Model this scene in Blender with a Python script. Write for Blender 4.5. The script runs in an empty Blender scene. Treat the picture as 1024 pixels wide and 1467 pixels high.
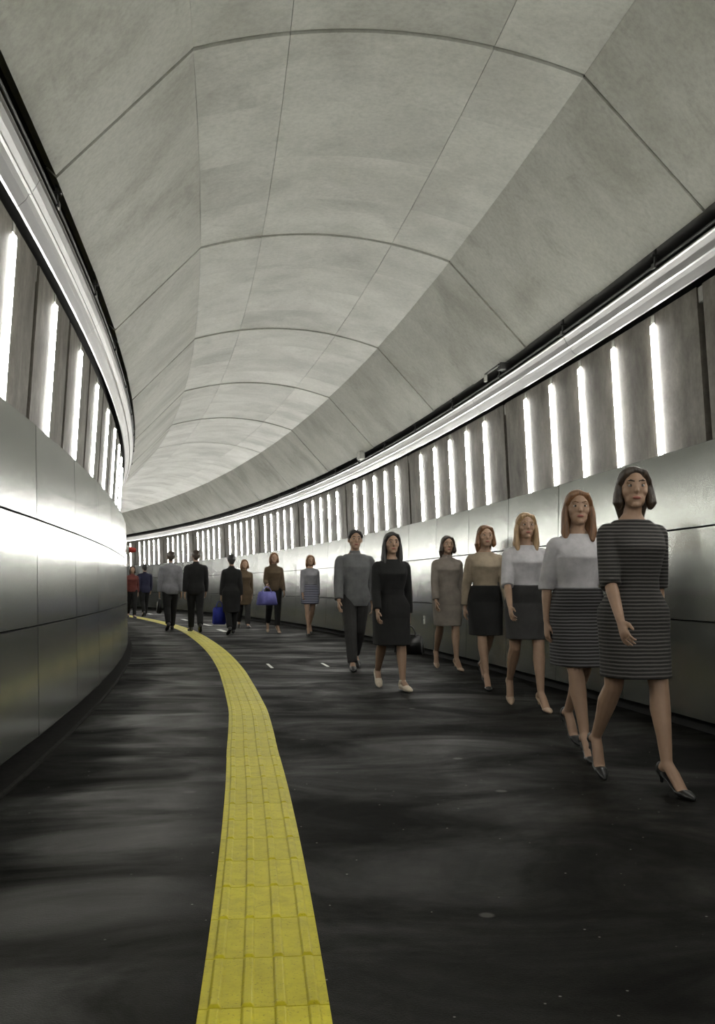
import bpy, bmesh, math, random
from mathutils import Vector, Matrix
random.seed(7)
sc = bpy.context.scene
COL = sc.collection

# ------------------------------------------------------------------ camera, world, exposure
S = 1.0526                                  # metres per calibration unit (lamp pitch 0.75 m, bay 4.5 m)
FPX, PITCH = 1400.0, 0.0765416              # focal length in pixels of the 1024x1467 frame, upward tilt
CX, CY, RC = -103.47379 * S, -7.84614 * S, 104.57620 * S   # centre and radius of the tunnel's curve
CAMZ = 1.0
cam = bpy.data.cameras.new('camera')
cam.sensor_fit = 'HORIZONTAL'; cam.sensor_width = 36.0
cam.lens = FPX / 1024.0 * 36.0
cam.clip_start = 0.05; cam.clip_end = 400
cam_o = bpy.data.objects.new('camera', cam); COL.objects.link(cam_o)
cam_o.location = (0, 0, CAMZ); cam_o.rotation_euler = (math.pi / 2 + PITCH, 0, 0)
sc.camera = cam_o
w = bpy.data.worlds.new('world'); sc.world = w; w.use_nodes = True
w.node_tree.nodes['Background'].inputs[0].default_value = (0.6, 0.62, 0.58, 1)
w.node_tree.nodes['Background'].inputs[1].default_value = 0.02
vs = sc.view_settings
vs.view_transform = 'Standard'; vs.look = 'None'; vs.gamma = 1.0; vs.use_curve_mapping = False
vs.exposure = 0.0
TUBE = 51.0                                 # radiance of the tube lamps

# ------------------------------------------------------------------ tunnel frame helpers
def pos(s, off=0.0, z=0.0):
    t = s / RC
    return Vector((CX + (RC + off) * math.cos(t), CY + (RC + off) * math.sin(t), z))
def ray(px, py):
    u = (px - 512) / FPX; v = (733.5 - py) / FPX
    c, s_ = math.cos(PITCH), math.sin(PITCH)
    return Vector((u, c - v * s_, s_ + v * c))
def on_floor(px, py, z=0.0):
    d = ray(px, py); k = (z - CAMZ) / d.z
    return Vector((d.x * k, d.y * k, z))
def on_cyl(px, py, off):                    # where a pixel's ray meets the wall at that offset: arc length, height
    d = ray(px, py); R = RC + off
    a = d.x ** 2 + d.y ** 2; b = -2 * (d.x * CX + d.y * CY); c = CX ** 2 + CY ** 2 - R * R
    q = math.sqrt(max(b * b - 4 * a * c, 0)); k = (-b + q) / 2 / a if c < 0 else (-b - q) / 2 / a
    return math.atan2(d.y * k - CY, d.x * k - CX) * RC, CAMZ + d.z * k
def s_of(p): return math.atan2(p.y - CY, p.x - CX) * RC
def off_of(p): return math.hypot(p.x - CX, p.y - CY) - RC

# ------------------------------------------------------------------ materials
MATS = {}
def new_mat(name):
    m = bpy.data.materials.new(name); m.use_nodes = True
    nt = m.node_tree; b = nt.nodes['Principled BSDF']
    MATS[name] = m
    return m, nt, b
def N(nt, typ, **kw):
    n = nt.nodes.new(typ)
    for k, v in kw.items():
        if k in n.inputs: n.inputs[k].default_value = v
        else: setattr(n, k, v)
    return n
def L(nt, a, b): nt.links.new(a, b)
def ramp(nt, fac, stops):
    r = nt.nodes.new('ShaderNodeValToRGB'); e = r.color_ramp.elements
    while len(e) < len(stops): e.new(0.5)
    for i, (p, c) in enumerate(stops):
        e[i].position = p; e[i].color = (*c, 1) if len(c) == 3 else c
    L(nt, fac, r.inputs[0]); return r.outputs[0]
def mapped(nt, out, scale, loc=None):
    mp = nt.nodes.new('ShaderNodeMapping'); mp.inputs['Scale'].default_value = scale
    L(nt, out, mp.inputs['Vector'])
    return mp
def noise(nt, vec, scale, detail=6.0, rough=0.6, dist=0.0):
    n = nt.nodes.new('ShaderNodeTexNoise')
    n.inputs['Scale'].default_value = scale; n.inputs['Detail'].default_value = detail
    n.inputs['Roughness'].default_value = rough; n.inputs['Distortion'].default_value = dist
    L(nt, vec, n.inputs['Vector']); return n.outputs['Fac']
def mixc(nt, mode, fac, a, b):
    m = nt.nodes.new('ShaderNodeMix'); m.data_type = 'RGBA'; m.blend_type = mode
    if isinstance(fac, (int, float)): m.inputs[0].default_value = fac
    else: L(nt, fac, m.inputs[0])
    for i, x in ((6, a), (7, b)):
        if isinstance(x, tuple): m.inputs[i].default_value = (*x, 1)
        else: L(nt, x, m.inputs[i])
    return m.outputs[2]
def mathn(nt, op, a, b):
    m = nt.nodes.new('ShaderNodeMath'); m.operation = op
    for i, x in enumerate((a, b)):
        if isinstance(x, (int, float)): m.inputs[i].default_value = x
        else: L(nt, x, m.inputs[i])
    return m.outputs[0]
def bump(nt, b, h, strength, dist=0.01):
    n = nt.nodes.new('ShaderNodeBump'); n.inputs['Strength'].default_value = strength
    n.inputs['Distance'].default_value = dist
    L(nt, h, n.inputs['Height']); L(nt, n.outputs[0], b.inputs['Normal'])

def concrete(name, dark, mid, light, streak, rough, spec=0.5, stain=0.5, rough_var=0.12, world=False):
    """board-marked concrete; streak = object-space scale that stretches the grain"""
    m, nt, b = new_mat(name)
    tc = nt.nodes.new('ShaderNodeTexCoord'); oi = nt.nodes.new('ShaderNodeObjectInfo')
    off = nt.nodes.new('ShaderNodeVectorMath'); off.operation = 'ADD'
    comb = nt.nodes.new('ShaderNodeCombineXYZ')
    r50 = mathn(nt, 'MULTIPLY', oi.outputs['Random'], 40.0)
    for i in range(3): L(nt, r50, comb.inputs[i])
    L(nt, tc.outputs['Object'], off.inputs[0]); L(nt, comb.outputs[0], off.inputs[1])
    geo = nt.nodes.new('ShaderNodeNewGeometry')
    st = noise(nt, mapped(nt, geo.outputs['Position'] if world else off.outputs[0], streak).outputs[0], 1.0, 8, 0.65, 0.3)
    big = noise(nt, geo.outputs['Position'], 0.9, 7, 0.62, 0.4)
    fine = noise(nt, geo.outputs['Position'], 26, 6, 0.7)
    c = ramp(nt, st, [(0.25, dark), (0.5, mid), (0.78, light)])
    bl = ramp(nt, big, [(0.36, (0.55, 0.54, 0.5)), (0.56, (1, 1, 1))])
    c = mixc(nt, 'MULTIPLY', stain, c, bl)
    bn = noise(nt, geo.outputs['Position'], 2.3, 9, 0.72, 0.8)
    c = mixc(nt, 'MULTIPLY', stain * 0.7, c, ramp(nt, bn, [(0.30, (0.5, 0.49, 0.45)), (0.44, (1, 1, 1))]))
    fl = ramp(nt, fine, [(0.3, (0.72, 0.72, 0.72)), (0.6, (1.08, 1.08, 1.08))])
    c = mixc(nt, 'MULTIPLY', 0.6, c, fl)
    rv = ramp(nt, oi.outputs['Random'], [(0, (0.95, 0.95, 0.94)), (1, (1.03, 1.03, 1.03))])
    c = mixc(nt, 'MULTIPLY', 1.0, c, rv)
    L(nt, c, b.inputs['Base Color'])
    rr = mathn(nt, 'ADD', mathn(nt, 'MULTIPLY', st, -rough_var * 2), rough + rough_var)
    L(nt, rr, b.inputs['Roughness']); b.inputs['Specular IOR Level'].default_value = spec
    bump(nt, b, mixc(nt, 'ADD', 0.5, st, fine), 0.25, 0.006)
    return m
concrete('vault_concrete', (0.30, 0.305, 0.265), (0.42, 0.428, 0.38), (0.52, 0.53, 0.475), (0.8, 0.8, 0.8), 0.42, 0.55, 0.55)
concrete('haunch_concrete', (0.365, 0.37, 0.325), (0.40, 0.405, 0.358), (0.435, 0.44, 0.392), (1.0, 2.2, 1.0), 0.55, 0.4, 0.6, world=True)
concrete('wall_concrete', (0.085, 0.076, 0.063), (0.165, 0.152, 0.13), (0.27, 0.255, 0.222), (3, 4.5, 2.0), 0.65, 0.35, 0.7)

def plain(name, col, rough=0.6, metal=0.0, spec=0.5, nscale=20, namt=0.25, bmp=0.0):
    m, nt, b = new_mat(name)
    tc = nt.nodes.new('ShaderNodeTexCoord')
    n = noise(nt, tc.outputs['Object'], nscale, 5)
    v = ramp(nt, n, [(0.3, (1 - namt,) * 3), (0.7, (1 + namt * 0.5,) * 3)])
    L(nt, mixc(nt, 'MULTIPLY', 1.0, col, v), b.inputs['Base Color'])
    b.inputs['Roughness'].default_value = rough; b.inputs['Metallic'].default_value = metal
    b.inputs['Specular IOR Level'].default_value = spec
    if bmp: bump(nt, b, n, bmp, 0.004)
    return m
plain('recess_black', (0.006, 0.006, 0.005), 0.8)
plain('joint_grey', (0.16, 0.16, 0.14), 0.9)
plain('shell_dark', (0.05, 0.048, 0.042), 0.9)
plain('kerb_concrete', (0.012, 0.0115, 0.010), 0.9, spec=0.1, nscale=30, namt=0.5)
plain('dark_metal', (0.05, 0.05, 0.048), 0.45, 0.6)
plain('plate_grey', (0.30, 0.30, 0.27), 0.5, 0.2)
plain('white_plastic', (0.72, 0.72, 0.68), 0.4)
plain('black_plastic', (0.015, 0.015, 0.015), 0.4)
plain('white_paint', (0.55, 0.55, 0.5), 0.6, nscale=60, namt=0.6)
plain('red_plastic', (0.42, 0.03, 0.02), 0.35)

# brushed steel: panels and rail
def steel(name, col, rough, scale, bmp=0.04, metal=1.0):
    m, nt, b = new_mat(name)
    tc = nt.nodes.new('ShaderNodeTexCoord'); oi = nt.nodes.new('ShaderNodeObjectInfo')
    off = nt.nodes.new('ShaderNodeVectorMath'); off.operation = 'ADD'
    L(nt, tc.outputs['Object'], off.inputs[0])
    comb = nt.nodes.new('ShaderNodeCombineXYZ'); r = mathn(nt, 'MULTIPLY', oi.outputs['Random'], 31.0)
    for i in range(3): L(nt, r, comb.inputs[i])
    L(nt, comb.outputs[0], off.inputs[1])
    br = noise(nt, mapped(nt, off.outputs[0], scale).outputs[0], 1.0, 5, 0.6)
    cl = noise(nt, off.outputs[0], 1.6, 4, 0.55, 0.5)
    c = mixc(nt, 'MULTIPLY', 1.0, col, ramp(nt, br, [(0.3, (0.9, 0.9, 0.9)), (0.7, (1.03, 1.03, 1.03))]))
    c = mixc(nt, 'MULTIPLY', 1.0, c, ramp(nt, oi.outputs['Random'], [(0, (0.9, 0.9, 0.9)), (1, (1.04, 1.04, 1.04))]))
    L(nt, c, b.inputs['Base Color'])
    b.inputs['Metallic'].default_value = metal; b.inputs['Specular IOR Level'].default_value = 0.3
    rr = mathn(nt, 'ADD', mathn(nt, 'MULTIPLY', cl, 0.08), rough - 0.04)
    L(nt, rr, b.inputs['Roughness'])
    if bmp: bump(nt, b, br, bmp, 0.002)
    return m
steel('steel_panel', (0.235, 0.247, 0.226), 0.205, (50, 60, 1.2), 0.04, 0.8)
steel('rail_steel', (0.36, 0.36, 0.355), 0.35, (40, 0.4, 40), 0.0)

# lamp tubes
m, nt, b = new_mat('tube_light')
b.inputs['Base Color'].default_value = (0.9, 0.9, 0.88, 1)
b.inputs['Emission Color'].default_value = (1.0, 0.985, 0.93, 1)
b.inputs['Emission Strength'].default_value = TUBE

# asphalt
m, nt, b = new_mat('asphalt')
geo = nt.nodes.new('ShaderNodeNewGeometry'); P = geo.outputs['Position']
agg = noise(nt, P, 160, 3, 0.7); mid = noise(nt, P, 9, 8, 0.68, 0.6)
wear = noise(nt, mapped(nt, P, (0.8, 1.3, 1)).outputs[0], 1.0, 7, 0.6, 0.8)
c = ramp(nt, mid, [(0.3, (0.003, 0.0028, 0.0022)), (0.55, (0.0085, 0.008, 0.0063)), (0.8, (0.018, 0.0168, 0.014))])
c = mixc(nt, 'MULTIPLY', 0.8, c, ramp(nt, agg, [(0.32, (0.35, 0.35, 0.35)), (0.62, (1.25, 1.25, 1.22))]))
c = mixc(nt, 'MULTIPLY', 0.9, c, ramp(nt, wear, [(0.38, (0.4, 0.4, 0.38)), (0.62, (1.5, 1.5, 1.45))]))
vo = nt.nodes.new('ShaderNodeTexVoronoi'); vo.inputs['Scale'].default_value = 1.9
vo.inputs['Randomness'].default_value = 1.0
L(nt, P, vo.inputs['Vector'])
gum = ramp(nt, vo.outputs['Distance'], [(0.045, (1, 1, 1)), (0.06, (0, 0, 0))])
c = mixc(nt, 'MIX', mathn(nt, 'MULTIPLY', gum, 0.6), c, (0.10, 0.098, 0.088))
vo2 = nt.nodes.new('ShaderNodeTexVoronoi'); vo2.inputs['Scale'].default_value = 11
L(nt, P, vo2.inputs['Vector'])
spk = ramp(nt, vo2.outputs['Distance'], [(0.035, (1, 1, 1)), (0.05, (0, 0, 0))])
c = mixc(nt, 'MIX', mathn(nt, 'MULTIPLY', spk, 0.8), c, (0.25, 0.25, 0.22))
sub = nt.nodes.new('ShaderNodeVectorMath'); sub.operation = 'SUBTRACT'; L(nt, P, sub.inputs[0]); sub.inputs[1].default_value = (CX, CY, 0)
ln_ = nt.nodes.new('ShaderNodeVectorMath'); ln_.operation = 'LENGTH'; L(nt, sub.outputs[0], ln_.inputs[0])
offn = mathn(nt, 'ADD', mathn(nt, 'ADD', ln_.outputs['Value'], -RC), mathn(nt, 'MULTIPLY', mathn(nt, 'ADD', wear, -0.5), 0.7))
bell = mathn(nt, 'SUBTRACT', 1.0, mathn(nt, 'MULTIPLY', mathn(nt, 'ABSOLUTE', mathn(nt, 'ADD', offn, 1.40), 0), 2.4))
track_sheen = mathn(nt, 'MULTIPLY', ramp(nt, bell, [(0.05, (0, 0, 0)), (0.5, (1, 1, 1))]), ramp(nt, wear, [(0.3, (0.35,) * 3), (0.55, (1, 1, 1))]))
c = mixc(nt, 'MIX', mathn(nt, 'MULTIPLY', track_sheen, 0.75), c, (0.034, 0.033, 0.028))  # worn left-lane track, its sheen painted in as a lighter colour
L(nt, c, b.inputs['Base Color'])
rg = ramp(nt, wear, [(0.35, (0.85, 0.85, 0.85)), (0.65, (0.46, 0.46, 0.46))])
L(nt, mathn(nt, 'SUBTRACT', rg, mathn(nt, 'MULTIPLY', track_sheen, 0.12)), b.inputs['Roughness']); b.inputs['Specular IOR Level'].default_value = 0.06
bump(nt, b, mixc(nt, 'ADD', 0.5, agg, mid), 0.5, 0.006)

# yellow tactile tile
m, nt, b = new_mat('tactile_yellow')
geo = nt.nodes.new('ShaderNodeNewGeometry'); P = geo.outputs['Position']
oi = nt.nodes.new('ShaderNodeObjectInfo')
g1 = noise(nt, P, 14, 8, 0.7); g2 = noise(nt, P, 120, 3, 0.6)
c = ramp(nt, g1, [(0.3, (0.46, 0.395, 0.012)), (0.55, (0.60, 0.53, 0.017)), (0.8, (0.68, 0.61, 0.028))])
c = mixc(nt, 'MULTIPLY', 1.0, c, ramp(nt, g2, [(0.27, (0.45, 0.42, 0.4)), (0.4, (1, 1, 1))]))
c = mixc(nt, 'MULTIPLY', 1.0, c, ramp(nt, oi.outputs['Random'], [(0, (0.88, 0.88, 0.88)), (1, (1.06, 1.06, 1.06))]))
L(nt, c, b.inputs['Base Color']); b.inputs['Roughness'].default_value = 0.5; b.inputs['Specular IOR Level'].default_value = 0.25
bump(nt, b, g2, 0.12, 0.002)
plain('tactile_grout', (0.10, 0.088, 0.012), 0.8)

# ------------------------------------------------------------------ object helpers
def setp(o, label=None, cat=None, group=None, kind=None):
    if label: o['label'] = label
    if cat: o['category'] = cat
    if group: o['group'] = group
    if kind: o['kind'] = kind
    return o
def mk(name, me, parent=None, loc=(0, 0, 0), rz=0.0):
    o = bpy.data.objects.new(name, me); COL.objects.link(o)
    o.location = loc; o.rotation_euler = (0, 0, rz)
    if parent: o.parent = parent
    return o
def place(name, me, s, parent=None, off=0.0, z=0.0):
    return mk(name, me, parent, pos(s, off, z), s / RC)
def finish(bm, name, mat, smooth=False):
    bmesh.ops.recalc_face_normals(bm, faces=bm.faces)
    me = bpy.data.meshes.new(name); bm.to_mesh(me); bm.free()
    for mm in (mat if isinstance(mat, (list, tuple)) else [mat]): me.materials.append(MATS[mm] if isinstance(mm, str) else mm)
    if smooth: me.shade_smooth()
    return me
def hexa(bm, p, bev=0.0, seg=1):
    """eight corners: 4 of one face (loop), 4 of the opposite"""
    v = [bm.verts.new(q) for q in p]
    fs = [bm.faces.new([v[i] for i in f]) for f in ((0, 1, 2, 3), (7, 6, 5, 4), (0, 4, 5, 1), (1, 5, 6, 2), (2, 6, 7, 3), (3, 7, 4, 0))]
    if bev:
        bmesh.ops.bevel(bm, geom=list({e for f in fs for e in f.edges}), offset=bev, segments=seg, affect='EDGES')
    return v
def box(bm, x0, x1, y0, y1, z0, z1, bev=0.0):
    return hexa(bm, [(x0, y0, z0), (x1, y0, z0), (x1, y1, z0), (x0, y1, z0), (x0, y0, z1), (x1, y0, z1), (x1, y1, z1), (x0, y1, z1)], bev)
def boxmesh(name, mat, *a, bev=0.0):
    bm = bmesh.new(); box(bm, *a, bev=bev); return finish(bm, name, mat)
def sweep(name, prof, s0, s1, mat, step=1.0, closed=True, smooth=False):
    """profile [(off, z)] swept along the tunnel's curve"""
    bm = bmesh.new(); n = max(2, int((s1 - s0) / step)); rows = []
    for i in range(n + 1):
        s = s0 + (s1 - s0) * i / n
        rows.append([bm.verts.new(pos(s, o, z)) for o, z in prof])
    k = len(prof)
    for i in range(n):
        for j in range(k if closed else k - 1):
            bm.faces.new((rows[i][j], rows[i][(j + 1) % k], rows[i + 1][(j + 1) % k], rows[i + 1][j]))
    if closed:
        bm.faces.new(rows[0]); bm.faces.new(rows[-1])
    return finish(bm, name, mat, smooth)

SMIN, SMAX = -10.0, 80.0                    # built length of the tunnel (the camera stands at 8.33)
ORD = ['first', 'second', 'third', 'fourth', 'fifth', 'sixth', 'seventh', 'eighth', 'ninth', 'tenth', 'eleventh', 'twelfth', 'thirteenth', 'fourteenth', 'fifteenth', 'sixteenth']

# ------------------------------------------------------------------ floor
floor = setp(mk('floor', sweep('floor', [(-2.7, -0.03), (2.7, -0.03), (2.7, -0.25), (-2.7, -0.25)], SMIN, SMAX, 'recess_black', 2.0)), kind='structure')
JT = s_of(on_floor(250, 1021))
step = 13.0
k0 = int((SMIN - JT) / step) - 1
edges = [JT + step * k for k in range(k0, 20)]
for a, e in zip(edges[:-1], edges[1:]):
    if e < SMIN or a > SMAX: continue
    a2, e2 = max(a, SMIN), min(e, SMAX)
    mk('floor_slab', sweep('floor_slab', [(-2.45, 0), (2.45, 0), (2.45, -0.06), (-2.45, -0.06)], a2 + 0.003, e2 - 0.003, 'asphalt', 1.0), floor)

# tactile path, laid along the curve that the photograph shows
def edge_mid():
    Lp = [(275, 1467), (321, 1132.5), (322, 1078), (326, 1023), (322, 998.5), (314, 963), (297.6, 938), (274, 916.5), (251, 901.4)]
    Rp = [(482, 1467), (419, 1150), (398.7, 1069.6), (383.7, 1015), (360.5, 976.6), (344, 952), (316.7, 924.7), (285, 905.5), (254, 894.6)]
    def ar(pts): return [(s_of(on_floor(*p)), off_of(on_floor(*p))) for p in pts]
    return ar(Lp), ar(Rp)
LE, RE = edge_mid()
def interp(t, x):
    if x <= t[0][0]: return t[0][1]
    for (a, fa), (b_, fb) in zip(t[:-1], t[1:]):
        if x <= b_: return fa + (fb - fa) * (x - a) / (b_ - a)
    return t[-1][1]
def path_off(s): return 0.5 * (interp(LE, s) + interp(RE, s))
TW = 0.316
def tile_mesh():
    bm = bmesh.new(); h = TW / 2 - 0.0022
    box(bm, -h, h, -h, h, -0.02, 0.004, bev=0.0012)
    for i in range(4):
        x = (i - 1.5) * TW / 4
        a, c = 0.0165, 0.0095
        y0, y1 = -h + 0.002, h - 0.004
        hexa(bm, [(x - a, y0, 0.0035), (x + a, y0, 0.0035), (x + a, y1, 0.0035), (x - a, y1, 0.0035),
                  (x - c, y0 + 0.008, 0.0105), (x + c, y0 + 0.008, 0.0105), (x + c, y1 - 0.008, 0.0105), (x - c, y1 - 0.008, 0.0105)], 0.0015)
    return finish(bm, 'tile', 'tactile_yellow')
TILE = tile_mesh()
KINK = JT - 0.05
tact = setp(mk('tactile_path', None, None, pos(JT, path_off(JT), 0)), 'strip of yellow ribbed tactile tiles running along the dark floor', 'tactile paving')
s = LE[0][0] - 1.2
while s < 62:
    sm = s + TW / 2; o = path_off(sm)
    yaw = math.atan2(-(path_off(sm + 0.6) - path_off(sm - 0.6)), 1.2)
    t = mk('tile', TILE, None, pos(sm, o, 0), sm / RC + yaw)
    t.parent = tact; t.matrix_parent_inverse = Matrix.Translation(tact.location).inverted()
    s += TW * 1.002

# white dashes painted on the floor
dashes = [((186, 874), (199, 877)), ((208, 878), (221, 881)), ((257, 886), (273, 890)), ((286, 893), (305, 897)), ((311, 901), (326, 906)), ((383, 951), (390, 957)), ((461, 950), (470, 955))]
far_names = ['farthest', 'second farthest', 'third farthest', 'fourth farthest', 'fifth farthest']
for i, (a, b_) in enumerate(dashes):
    A, B = on_floor(*a), on_floor(*b_); dv = B - A; ln = min(dv.length, 1.3)
    yaw = math.atan2(dv.y, dv.x); wd = 0.06 if i < 5 else 0.018
    bm = bmesh.new(); box(bm, -ln / 2, ln / 2, -wd, wd, -0.004, 0.0015, 0.0007)
    o = mk('floor_marking', finish(bm, 'floor_marking', 'white_paint'), None, (A + B) / 2, yaw)
    lab = (f'{far_names[i]} white dash painted on the floor beside the tactile strip' if i < 5 else
           ('short white scuff mark on dark floor nearest the yellow strip' if i == 5 else 'short white scuff mark on dark floor by the black dress'))
    setp(o, lab, 'floor marking', 'white marks on the floor')

# ------------------------------------------------------------------ walls
ZB, ZJ2, ZJ1, ZT = 0.105, 0.766, 1.410, 1.993
WB, WT = 2.132, 2.196
def wx(z): return WB + (WT - WB) * (z - ZB) / (ZT - ZB)
def steel_panel(side, z0, z1, half):
    bm = bmesh.new(); g = 0.004
    x0, x1 = wx(z0), wx(z1); z0 += g; z1 -= g
    def yh(x): return (half - (0.0035 if side > 0 else 0.005)) * (1 + side * x / RC)
    p = [(side * x0, -yh(x0), z0), (side * x0, yh(x0), z0), (side * x1, yh(x1), z1), (side * x1, -yh(x1), z1)]
    q = [(side * (x + 0.03), y, z) for (x, y, z) in [(abs(a[0]), a[1], a[2]) for a in p]]
    hexa(bm, p + q, 0.0025, 1)
    bmesh.ops.recalc_face_normals(bm, faces=bm.faces)
    for f_ in bm.faces: f_.material_index = 0 if f_.normal.x * -side > 0.9 else 1      # edges and bevels coloured black: seam shade put into the colour
    return finish(bm, 'steel_panel', ['steel_panel', 'recess_black'])
walls = {}
for side, nm in ((1, 'wall_right'), (-1, 'wall_left')):
    # the back shell: dark plinth recess below, behind the cladding, up to the ceiling
    prof = [(side * (2.26), -0.02), (side * 2.26, 0.13), (side * 2.225, 0.13), (side * 2.262, 1.95), (side * 2.42, 1.95), (side * 2.42, 3.62), (side * 2.75, 3.62), (side * 2.75, -0.02)]
    walls[side] = setp(mk(nm, sweep(nm, prof, SMIN, SMAX, 'recess_black', 1.0)), kind='structure')
PR0, PRP = 15.92, 1.506
PL0, PLP = 13.79 * S, 1.552 * S
for side, p0, pp in ((1, PR0, PRP), (-1, PL0, PLP)):
    rows = [steel_panel(side, a, c_, pp / 2) for a, c_ in ((ZB, ZJ2), (ZJ2, ZJ1), (ZJ1, ZT))]
    k = math.ceil((SMIN - p0) / pp)
    while p0 + pp * (k + 1) < SMAX:
        for me in rows: place('steel_panel', me, p0 + pp * (k + 0.5), walls[side])
        k += 1
# left kerb strip along the foot of the wall
setp(mk('trim_1', sweep('kerb', [(-2.27, -0.01), (-2.27, 0.022), (-2.075, 0.022), (-2.06, 0.012), (-2.06, -0.01)], SMIN, SMAX, 'kerb_concrete', 1.0)), kind='structure')

# concrete band with the lamps: leans in slightly towards the top
ZW0, ZW1, LB, LT_ = 1.93, 3.14, 2.335, 2.288
ZLT = 3.055                                # top of tubes
def cx_at(z): return LB + (LT_ - LB) * (z - 1.95) / (ZLT - 1.95)
def conc_panel(side, half, z0, z1, name='concrete_panel', mat='wall_concrete', inset=0.0, depth=0.05):
    bm = bmesh.new()
    x0, x1 = cx_at(z0) + inset, cx_at(z1) + inset
    def yh(x): return half * (1 + side * x / RC)
    n = 4; 
    p = [(side * x0, -yh(x0), z0), (side * x0, yh(x0), z0), (side * x1, yh(x1), z1), (side * x1, -yh(x1), z1)]
    q = [(a[0] + side * depth, a[1], a[2]) for a in p]
    hexa(bm, p + q, 0.006, 2)
    return finish(bm, name, mat)
def curved_panel(side, half, z0, z1):
    """slot-to-slot slab that follows the curve"""
    bm = bmesh.new(); n = 8; rows = []
    for i in range(n + 1):
        y = -half + 2 * half * i / n; th = y / RC
        def pt(x, z): 
            R = RC + side * x
            return (R * math.cos(th) - RC, R * math.sin(th), z)
        rows.append([bm.verts.new(pt(cx_at(z0), z0)), bm.verts.new(pt(cx_at(z1) , z1)), bm.verts.new(pt(cx_at(z1) + 0.05, z1)), bm.verts.new(pt(cx_at(z0) + 0.05, z0))])
    for i in range(n):
        for j in range(4): bm.faces.new((rows[i][j], rows[i][(j + 1) % 4], rows[i + 1][(j + 1) % 4], rows[i + 1][j]))
    bm.faces.new(rows[0]); bm.faces.new(rows[-1])
    bmesh.ops.bevel(bm, geom=[e for e in bm.edges if len(e.link_faces) == 2 and e.calc_face_angle(0) > 0.5], offset=0.006, segments=1, affect='EDGES')
    return finish(bm, 'concrete_panel', 'wall_concrete')

def tube_parts(side):
    def bx(name, mat, hw, z0, z1, proud, deep, bev):
        bm = bmesh.new()
        a, c_ = cx_at(z0), cx_at(z1)
        p = [(side * (a - proud), -hw, z0), (side * (a - proud), hw, z0), (side * (c_ - proud), hw, z1), (side * (c_ - proud), -hw, z1)]
        q = [(side * (a + deep), -hw, z0), (side * (a + deep), hw, z0), (side * (c_ + deep), hw, z1), (side * (c_ + deep), -hw, z1)]
        hexa(bm, p + q, bev, 2)
        # origin at the lamp's own base on the wall
        bmesh.ops.translate(bm, verts=bm.verts, vec=(-side * cx_at(1.96), 0, -1.96))
        return finish(bm, name, mat)
    return [bx('diffuser', 'tube_light', 0.026, 1.965, ZLT, 0.022, -0.002, 0.008),
            bx('backplate', 'plate_grey', 0.034, 1.960, ZLT + 0.012, 0.002, 0.01, 0.001),
            bx('end_plate', 'plate_grey', 0.030, ZLT + 0.012, ZLT + 0.075, 0.006, 0.004, 0.002)]
TP = {s_: tube_parts(s_) for s_ in (1, -1)}
def lamp(side, s, label, group):
    e = mk('tube_lamp', None, None, pos(s, side * cx_at(1.96), 1.96), s / RC)
    setp(e, label, 'lamp', group)
    for me in TP[side]: mk(me.name.split('.')[0], me, e)
    return e
# right wall: bays of five lamps between dark slots
BAY0, BAY = 14.81, 4.5
SLOT = 0.045
slab_r = curved_panel(1, BAY / 2 - SLOT, ZW0, ZW1 - 0.0)
cap_r = conc_panel(1, SLOT + 0.002, 3.02, 3.14, 'slot_cap', 'plate_grey', inset=0.012, depth=0.05)
k = math.ceil((SMIN - BAY0) / BAY)
while BAY0 + BAY * (k + 1) < SMAX:
    s0 = BAY0 + BAY * k
    place('concrete_panel', slab_r, s0 + BAY / 2, walls[1])
    place('slot_cap', cap_r, s0, walls[1])
    for j in range(5):
        s = s0 + 0.757 * (j + 1) - 0.02
        if k < 0: lab = 'white vertical tube lamp on the right wall nearer than the first bay'
        elif k < 10: lab = f'white vertical tube lamp, {ORD[j]} of five in the {ORD[k]} right-wall bay from the front'
        else: lab = 'white vertical tube lamp in the far right-wall bays hidden round the bend'
        lamp(1, s, lab, 'tube lamps along the right wall')
    k += 1
# left wall: lamp, slot, lamp, slot
LS0, LP = 14.95, 1.458
slab_l = conc_panel(-1, LP / 2 - SLOT, ZW0, ZW1)
cap_l = conc_panel(-1, SLOT + 0.002, 3.02, 3.14, 'slot_cap', 'plate_grey', inset=0.012, depth=0.05)
k = math.ceil((SMIN - LS0) / LP); 
while LS0 + LP * (k + 1) < SMAX - 20:
    s0 = LS0 + LP * k
    place('concrete_panel', slab_l, s0 + LP / 2, walls[-1])
    place('slot_cap', cap_l, s0, walls[-1])
    s = s0 - 0.77; n = k
    if n < 0: lab = 'white vertical tube lamp on the left wall nearer than the frame'
    elif n < 12: lab = f'white vertical tube lamp between dark slots, {ORD[n]} along the left wall from the front'
    else: lab = 'white vertical tube lamp on the left wall round the bend'
    lamp(-1, s, lab, 'tube lamps along the left wall')
    k += 1

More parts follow.
